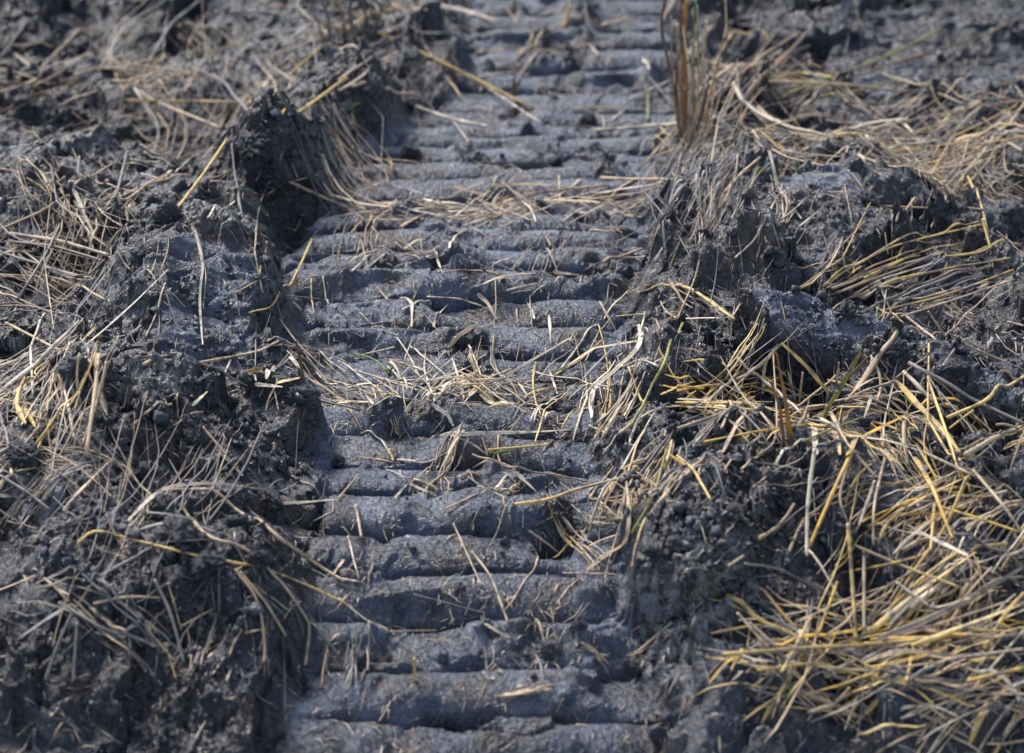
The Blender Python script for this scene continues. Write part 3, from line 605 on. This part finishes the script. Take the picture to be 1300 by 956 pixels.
# ------------------------------------------------------------------ countless thin straw: litter mats
# centre px, radii px, count, angle deg, spread, length px, width px, colours, lift m
LITTER = [
 (150,150,190,110,330,10,40,55,2.6,'tggtgp',.012),(90,60,120,50,110,25,40,80,3,'tgbg',.015),(150,90,110,30,150,18,14,110,3,'ttyg',.02),
 (480,70,80,70,190,60,70,60,3,'gbgtg',.03),(300,60,110,60,170,10,50,50,3,'ggtg',.015),(370,110,90,60,120,40,40,60,3,'gttg',.015),
 (640,240,215,17,190,4,28,60,3.4,'ttptb',.012),(460,230,70,50,90,-20,35,60,3,'tgtb',.012),
 (600,478,200,34,230,8,42,52,3.2,'ptpty',.014),(420,470,80,30,60,-10,40,60,2.6,'ppty',.01),
 (790,520,60,130,170,52,38,52,3.8,'ptypt',.018),(850,400,60,80,110,40,45,44,2.8,'tptgg',.012),(800,290,50,60,90,40,40,38,2.8,'tptg',.01),(810,640,45,70,160,55,30,60,3.6,'ptyt',.02),
 (720,640,90,30,80,15,30,70,3.4,'typt',.015),(600,590,190,40,130,5,45,38,2.8,'ptpt',.008),
 (1080,182,230,52,760,2,26,80,3.4,'tgtpyg',.035),(915,200,70,50,210,50,30,60,2.6,'tggg',.02),(1180,215,130,35,420,4,20,80,3.4,'tytpt',.03),(940,120,80,60,160,50,30,70,3.4,'gtbo',.03),
 (960,118,90,20,110,2,14,90,3.4,'ttgy',.025),(1260,160,60,60,110,-10,35,60,3,'tgt',.02),(1240,420,60,60,70,-8,30,50,3,'tg',.01),
 (1150,350,110,40,60,18,16,90,3.6,'tgyt',.015),
 (950,520,110,26,230,2,26,66,4,'yyptyd',.03),(1090,540,90,40,110,35,60,60,4.4,'yptt',.02),(1170,580,140,55,180,-30,38,110,4.2,'tpyyd',.035),(1060,600,120,60,80,70,35,90,4,'ptyt',.015),
 (1130,840,200,38,400,8,20,135,4.4,'yytdpty',.035),(1230,770,100,60,150,20,26,130,4.6,'typt',.03),(1160,690,150,60,130,25,50,130,4,'yptyd',.035),(1240,900,120,50,220,10,25,120,4.6,'typ',.03),(1010,890,100,40,130,5,30,110,4.6,'ytp',.03),
 (75,350,90,60,210,-18,22,80,3.6,'tgtg',.025),(80,520,60,70,240,52,24,70,4,'ttpyg',.03),(40,300,60,40,110,-12,30,60,3,'tgt',.02),(200,270,120,40,160,10,40,50,3,'tgpg',.015),
 (180,430,120,80,60,20,60,38,2.6,'ggt',.01),(110,730,170,110,120,40,45,85,3.6,'gggt',.02),(300,800,160,60,80,70,40,60,3,'gtg',.012),(40,640,80,70,90,60,50,70,4.4,'gtg',.02),
 (600,800,250,80,90,0,60,34,3,'tpg',.005),(600,350,230,70,100,10,60,26,2.6,'tpt',.004),(700,100,150,80,90,20,60,30,2.4,'tgt',.004),
 (960,330,120,60,110,50,50,32,2.4,'tgp',.006),(1100,430,170,50,130,-25,50,40,2.8,'gtg',.008),(930,680,90,110,130,40,60,40,3.4,'gtg',.008),
 (650,30,260,30,90,20,60,35,2.4,'tgt',.006),(1060,15,130,14,50,60,50,40,2.6,'gbg',.02),
 (650,450,700,480,2600,10,60,20,1.3,'ggtg',.003),(200,600,260,300,900,40,60,24,1.5,'ggg',.005),(1050,350,300,300,900,20,60,26,1.5,'ggt',.005),
(905,255,45,60,420,62,12,70,1.9,'gggt',.02),(420,200,60,60,160,-35,14,70,1.8,'ggt',.015),(90,470,110,160,150,20,50,110,1.7,'ggtp',.02),(110,690,140,150,210,40,45,130,2.0,'ggtt',.03),(200,130,210,100,200,12,35,100,1.7,'tgtp',.015),
 (1120,195,190,55,330,0,26,120,1.8,'tgtp',.03),(1120,640,180,180,160,30,60,120,2.0,'tpyt',.03),(620,400,230,200,200,20,50,60,1.5,'ptgt',.008),(620,250,210,16,200,3,16,80,2.6,'ptpt',.012),(600,475,200,30,160,6,30,80,2.6,'ptpt',.012),
 (-60,400,80,400,250,20,60,70,3.4,'tg',.02),(1360,400,80,400,300,0,50,80,3.6,'ty',.02),
]
def build_litter():
    cx, cy, ang, ln, wd, cl, lf, bnd = [], [], [], [], [], [], [], []
    for (x, y, rx, ry, n, a, sp, L, w, cols, lift) in LITTER:
        n = int(n * .34); cols = cols + 'tg'
        th = rng.uniform(0, 2 * math.pi, n); rr = np.sqrt(rng.uniform(0, 1, n)) ** 1.1
        qx = x + rx * rr * np.cos(th); qy = y + ry * rr * np.sin(th); qa = a + rng.normal(0, sp, n); qb = rng.normal(0, .04, n)
        if L > 30:                                 # most straws lie in swept wisps that share a direction and a bend
            m = max(2, n // 16); w_ = rng.integers(0, m, n); ins = rng.random(n) < .68
            wb = rng.normal(0, .065, m); spd = .35 * L
            qx = np.where(ins, qx[w_] + rng.normal(0, 1, n) * spd * .8, qx); qy = np.where(ins, qy[w_] + rng.normal(0, 1, n) * spd * .28, qy)
            qa = np.where(ins, qa[w_] + rng.normal(0, 8, n), qa); qb = np.where(ins, wb[w_] + rng.normal(0, .02, n), qb)
        cx.append(qx); cy.append(qy); ang.append(np.radians(qa)); bnd.append(qb)
        ln.append(L * rng.lognormal(-.1, .5, n)); wd.append(w * np.clip(rng.lognormal(-.35, .42, n), .3, 2.0)); cl += [random.choice(cols) for _ in range(n)]; lf.append(lift * rng.uniform(0, 1, n))
    cx, cy, ang, ln, wd, lf, bnd = map(np.concatenate, (cx, cy, ang, ln, wd, lf, bnd)); ln = np.clip(ln, 10, 170)
    ex = cx + np.cos(ang) * ln / 2; ey = cy - np.sin(ang) * ln / 2; sx = cx - np.cos(ang) * ln / 2; sy = cy + np.sin(ang) * ln / 2
    x0, y0 = to_base(sx, sy, .04); x1, y1 = to_base(ex, ey, .04)
    K = 9; u = np.linspace(0, 1, K); X = x0[:, None] * (1 - u) + x1[:, None] * u; Y = y0[:, None] * (1 - u) + y1[:, None] * u
    # a plan-view bend
    bend = bnd * np.where(rng.random(len(x0)) < .15, 2.5, 1); LL = np.hypot(x1 - x0, y1 - y0); kink = np.where(rng.random(len(x0)) < .3, rng.uniform(.3, .7, len(x0)), .5)
    bs = np.minimum(u[None] / kink[:, None], (1 - u[None]) / (1 - kink[:, None])); bs = np.where((rng.random(len(x0)) < .45)[:, None], np.sin(u * math.pi)[None], bs)
    nx = -(y1 - y0) / (LL + 1e-6); nyv = (x1 - x0) / (LL + 1e-6); X = X + (bend * LL * nx)[:, None] * bs; Y = Y + (bend * LL * nyv)[:, None] * bs
    G = hgt(X, Y); rad = wd / 800 / 2
    z0 = G[:, 0] - .6 * rad + lf; z1 = G[:, -1] + rad + lf * rng.uniform(.2, 1.6, len(lf)); lin = z0[:, None] * (1 - u) + z1[:, None] * u
    need = np.clip((G + rad[:, None] - lin), 0, None).max(1); Z = lin + np.clip(need, 0, .03)[:, None] * (np.clip(4 * u * (1 - u), 0, 1) ** .7)
    soft = rng.uniform(.0, .8, len(lf))[:, None]; Z = Z * (1 - soft) + np.minimum(Z, np.maximum(G + rad[:, None] + .3 * lf[:, None], lin - .03)) * soft
    parts = []; bl = rng.random(len(x0)) < .6; rad = rad * np.where(bl & (LL < .09), 1.5, 1)
    for i in range(len(x0)):
        if not (3.7 < Y[i, 0] < 7.3 and 3.7 < Y[i, -1] < 7.3) or max(abs(X[i, 0]), abs(X[i, -1])) > 1.28: continue
        P = np.stack([X[i], Y[i], Z[i]], -1); parts.append(straw_arrays(P, rad[i] * (1 if bl[i] else .85), bl[i], COL[cl[i]], 5, random, .25 if cl[i] == 'g' else 0))
    return parts
def stuff(name, me, label, cat):
    o = bpy.data.objects.new(name, me); C.objects.link(o); o['kind'] = 'stuff'; o['label'] = label; o['category'] = cat; return o
stuff('straw_litter', straw_mesh('straw_litter', build_litter()), 'countless thin tan and grey straws matted over the mud', 'straw litter')

# chaff and husks
def build_chaff():
    n = 8000; px = rng.uniform(-60, 1360, n); py = rng.uniform(-10, 1000, n)
    ntr = 800; px[:ntr] = rng.normal(620, 150, ntr); py[:ntr] = rng.uniform(0, 870, ntr)
    t, d = cast(px, py, hgt, 3.6, 7.6, 900); P = d * t[:, None]; P[:, 2] += CAM_H; parts = []
    keep = perlin(P[:, 0] * 9, P[:, 1] * 9, 400) + .25 * rng.normal(0, 1, n) > -.02
    for i in np.nonzero(keep)[0]:
        L = random.uniform(.0025, .008) if random.random() < .8 else random.uniform(.01, .028); a = random.uniform(0, math.pi); dx, dy = math.cos(a) * L, math.sin(a) * L
        r = random.uniform(.0006, .0017); x, y, z = P[i]
        pts = np.array([[x - dx, y - dy, 0], [x, y, 0], [x + dx, y + dy, 0]]); pts[:, 2] = hgt(pts[:, 0], pts[:, 1]); c = pts[:, 2].mean(); pts[:, 2] = np.clip(pts[:, 2], c - L * .5, c + L * .5) + r; pts[1, 2] += r
        parts.append(straw_arrays(pts, r, True, COL[random.choice('ppttggb')], 5, random))
    return parts
stuff('straw_chaff', straw_mesh('straw_chaff', build_chaff()), 'tiny pale husks and chopped straw bits sprinkled on mud', 'chaff')

# ------------------------------------------------------------------ clods and crumbs
import bmesh
def clod_mesh(seed, sub, flat=.75, mat=None):
    bm = bmesh.new(); bmesh.ops.create_icosphere(bm, subdivisions=sub, radius=1.0); o = Vector((seed * 7.3, seed * 3.1, 0))
    rr = random.Random(seed); planes = [(Vector((rr.gauss(0, 1), rr.gauss(0, 1), rr.gauss(0, 1))).normalized(), rr.uniform(.55, .85)) for _ in range(9)]
    for v in bm.verts:
        p = v.co.copy(); cut = min([1.0] + [d / max(p.dot(n), 1e-3) for n, d in planes if p.dot(n) > .1]); s = cut + .3 * mnoise.noise(p * 1.3 + o) + (.26 if sub > 2 else .4) * (abs(mnoise.noise(p * 2.3 + o)) * 2 - .5)
        if sub > 2: s += .20 * (abs(mnoise.noise(p * 4.5 + o)) * 2 - .4) + .05 * mnoise.noise(p * 14 + o) + .03 * mnoise.noise(p * 30 + o)
        v.co = Vector((p.x * s, p.y * s * .9, p.z * s * flat))
    co = np.array([v.co[:] for v in bm.verts]); f = np.array([[v.index for v in q.verts] for q in bm.faces]); bm.free(); return co, f
# px, py, radius px, kind, label
CLODS = [
 (322,215,30,0,'upright dark broken clod at the left wall of the rut'),(352,250,26,0,'dark crumbly clod just behind the upright broken clod'),
 (1100,262,17,1,'pale crusty lump on top of the right mound'),(985,325,12,1,'pale grey clod stuck to the right mound face'),
 (212,285,22,1,'light grey crusted clod above the smooth left slab'),(180,330,18,1,'pale crusted clod left of the smooth slab'),
 (385,510,19,1,'rounded tan-grey clod at the left end of a middle ridge'),(228,690,26,1,'big rounded grey clod on the lower left heap'),
 (205,655,20,1,'rounded grey clod at the top of the lower left heap'),(262,735,24,0,'lumpy grey clod below the lower left heap'),
 (180,610,18,1,'dusty clod on the left bank above the lower heap'),(120,725,22,0,'low clod near the bottom left corner, under grey straws'),
 (250,560,16,1,'crusty clod by the hollow left of the rut'),(300,665,14,0,'small clod right of the lower left heap'),
 (700,835,16,1,'pale crumbly clod on the nearest ridge'),(735,800,13,1,'small pale clod at the right end of the nearest ridge'),
 (583,750,8,1,'little pale pebble of mud between two lower ridges'),(885,650,14,1,'pale clod on the slope right of the rut'),(930,655,12,1,'second pale clod on the slope right of the rut'),
 (980,672,13,1,'pale clod between straws on the lower right slope'),(860,700,16,1,'rounded clod at the foot of the right slope'),(830,710,12,0,'dark clod where the right slope meets the ridges'),
 (905,470,15,0,'dark clod below the right mound'),(945,430,17,0,'dark clod under the long right berm'),(1075,400,15,0,'knobbly clod on the crest of the long right berm'),
 (1140,450,16,0,'grey clod on the lower part of the long right berm'),(1215,480,18,0,'clod near the right end of the long berm'),(1010,370,13,0,'pointed clod at the top of the long right berm'),
 (745,160,13,0,'crumbled clod on the upper tread ridges'),(705,210,12,0,'dark lump in the middle of an upper ridge'),(440,175,14,0,'crumbly dark clod beside the upper left berm'),
 (470,120,18,1,'pale crusty clod on top of the upper left berm'),(520,200,13,0,'clod at the left end of the upper ridges'),(395,245,13,0,'clod at the foot of the upright broken clod'),
(940,40,18,0,'dark clod near the tall stubble at the top'),(1285,280,17,1,'pale clod at the right edge of the photo'),
 (30,590,24,0,'dark clod at the left edge of the bank'),(95,480,20,1,'dusty grey clod on the left bank pile'),(60,400,22,1,'dusty clod beside the left straw pile'),
 (890,380,12,0,'small clod right of the clean middle ridges'),(860,560,14,0,'dark clod right of the straw-strewn ridges'),(345,640,16,0,'clod at the left end of the lower ridges'),(330,720,15,0,'clod left of the nearest ridges'),
 (800,860,14,0,'dark clod right of the nearest ridge'),(430,590,10,0,'small clod on the left end of a lower ridge'),(870,420,10,1,'little pale clod on the right bank of the rut'),(160,560,17,1,'crusted clod in the left bank centre'),
]
protos = []
for k in range(7):
    co, f = clod_mesh(k + 1, 5)
    for m_, nm in ((M_CLOD, 'a'), (M_CLOD_DRY, 'b')):
        me = mesh_np('mud_clod', co, tris=f); me.materials.append(m_); protos.append(me)
cp = np.array([(c[0], c[1]) for c in CLODS], float); t_, d_ = ray_hits(cp[:, 0], cp[:, 1]); cpos = d_ * t_[:, None]; cpos[:, 2] += CAM_H
for i, (px, py, rp, kd, lab) in enumerate(CLODS):
    o = bpy.data.objects.new('mud_clod', protos[(i * 5 % 7) * 2 + kd]); r = rp / (F_PX / t_[i]); o.scale = (r * random.uniform(.9, 1.25), r * random.uniform(.8, 1.1), r * random.uniform(.8, 1.1))
    o.rotation_euler = (random.uniform(-.5, .5), random.uniform(-.5, .5), random.uniform(0, 6.28)); x, y = cpos[i, 0], cpos[i, 1] + r * .4
    o.location = (x, y, float(hgt(x, y)) + r * .1); C.objects.link(o); o['label'] = lab; o['category'] = 'mud clod'; o['group'] = 'clods of mud along the rut'
def build_crumbs():
    pr = [clod_mesh(40 + k, 2, .8) for k in range(8)]; n = 6500
    px = rng.uniform(-60, 1360, n); py = rng.uniform(-20, 1010, n); cl = rng.normal(0, 1, (n, 2))
    centres = [(200,650),(230,540),(120,720),(90,480),(400,200),(480,110),(330,400),(880,650),(930,700),(990,760),(720,830),(850,560),(940,440),(1060,420),(1200,480),(740,170),(610,310),(640,660),(560,380),(700,560),(260,780),(350,590)]
    for i in range(4200): c = centres[i % len(centres)]; px[i] = c[0] + cl[i, 0] * 55; py[i] = c[1] + cl[i, 1] * 38
    t, d = cast(px, py, hgt, 3.6, 7.6, 900); P = d * t[:, None]; P[:, 2] += CAM_H
    x, y = P[:, 0], P[:, 1]; out = np.maximum(np.interp(y, LY, LX) - x, x - np.interp(y, RY, RX)); keep = (out > 0) | (rng.random(n) < .16)
    vs, fs = [], []; off = 0
    for i in np.nonzero(keep)[0]:
        co, f = pr[i % 8]; s = .0022 * math.exp(random.gauss(0, .55)) * (1.3 if out[i] > 0 else .8); a = random.uniform(0, 6.28); c, sn = math.cos(a), math.sin(a)
        q = co @ np.array([[c, sn, 0], [-sn, c, 0], [0, 0, 1]]) * s; vs.append(q + [x[i], y[i], float(hgt(x[i], y[i])) + s * .4]); fs.append(f + off); off += len(co)
    me = mesh_np('mud_crumbs', np.vstack(vs), tris=np.vstack(fs)); me.materials.append(M_CLOD); return me
stuff('mud_crumbs', build_crumbs(), 'loose small mud crumbs strewn over banks and ridges', 'mud crumbs')

# ------------------------------------------------------------------ green seedlings
SEED_L = [((130,122),'small green seedling leaf on the far left mud'),((365,138),'tiny green sprout at the tip of the long level pale yellow straw'),((955,222),'small green leaf on the shady edge of the right mound'),((1015,220),'short green sprout on top of the right mound'),((492,475),'green sprout among pale straw on the middle ridges'),((445,142),'tiny green shoot on the upper left berm')]
for k, ((px, py), lab) in enumerate(SEED_L):
    t, d = ray_hits([px], [py]); p = (d * t[:, None])[0]; p[2] += CAM_H; p[2] = float(hgt(p[0], p[1]))
    e = bpy.data.objects.new('green_seedling', None); e.empty_display_size = .01; e.location = p; C.objects.link(e); e['label'] = lab; e['category'] = 'seedling'
    for j in range(3):
        a = random.uniform(-2.6, 2.6) if j else random.choice((.3, 2.8)); L = random.uniform(.012, .026)
        pts = resample(np.array([[0, 0, -.003], [math.cos(a) * L * .4, math.sin(a) * L * .3, L * .5], [math.cos(a) * L, math.sin(a) * L * .6, L * .55]]), 9)
        V, Q, T, CV = straw_arrays(pts, .0024, True, COL['n'], 8, random); o = bpy.data.objects.new('leaf', straw_mesh('leaf', [(V, Q, T, CV)], M_LEAF)); o.parent = e; C.objects.link(o)
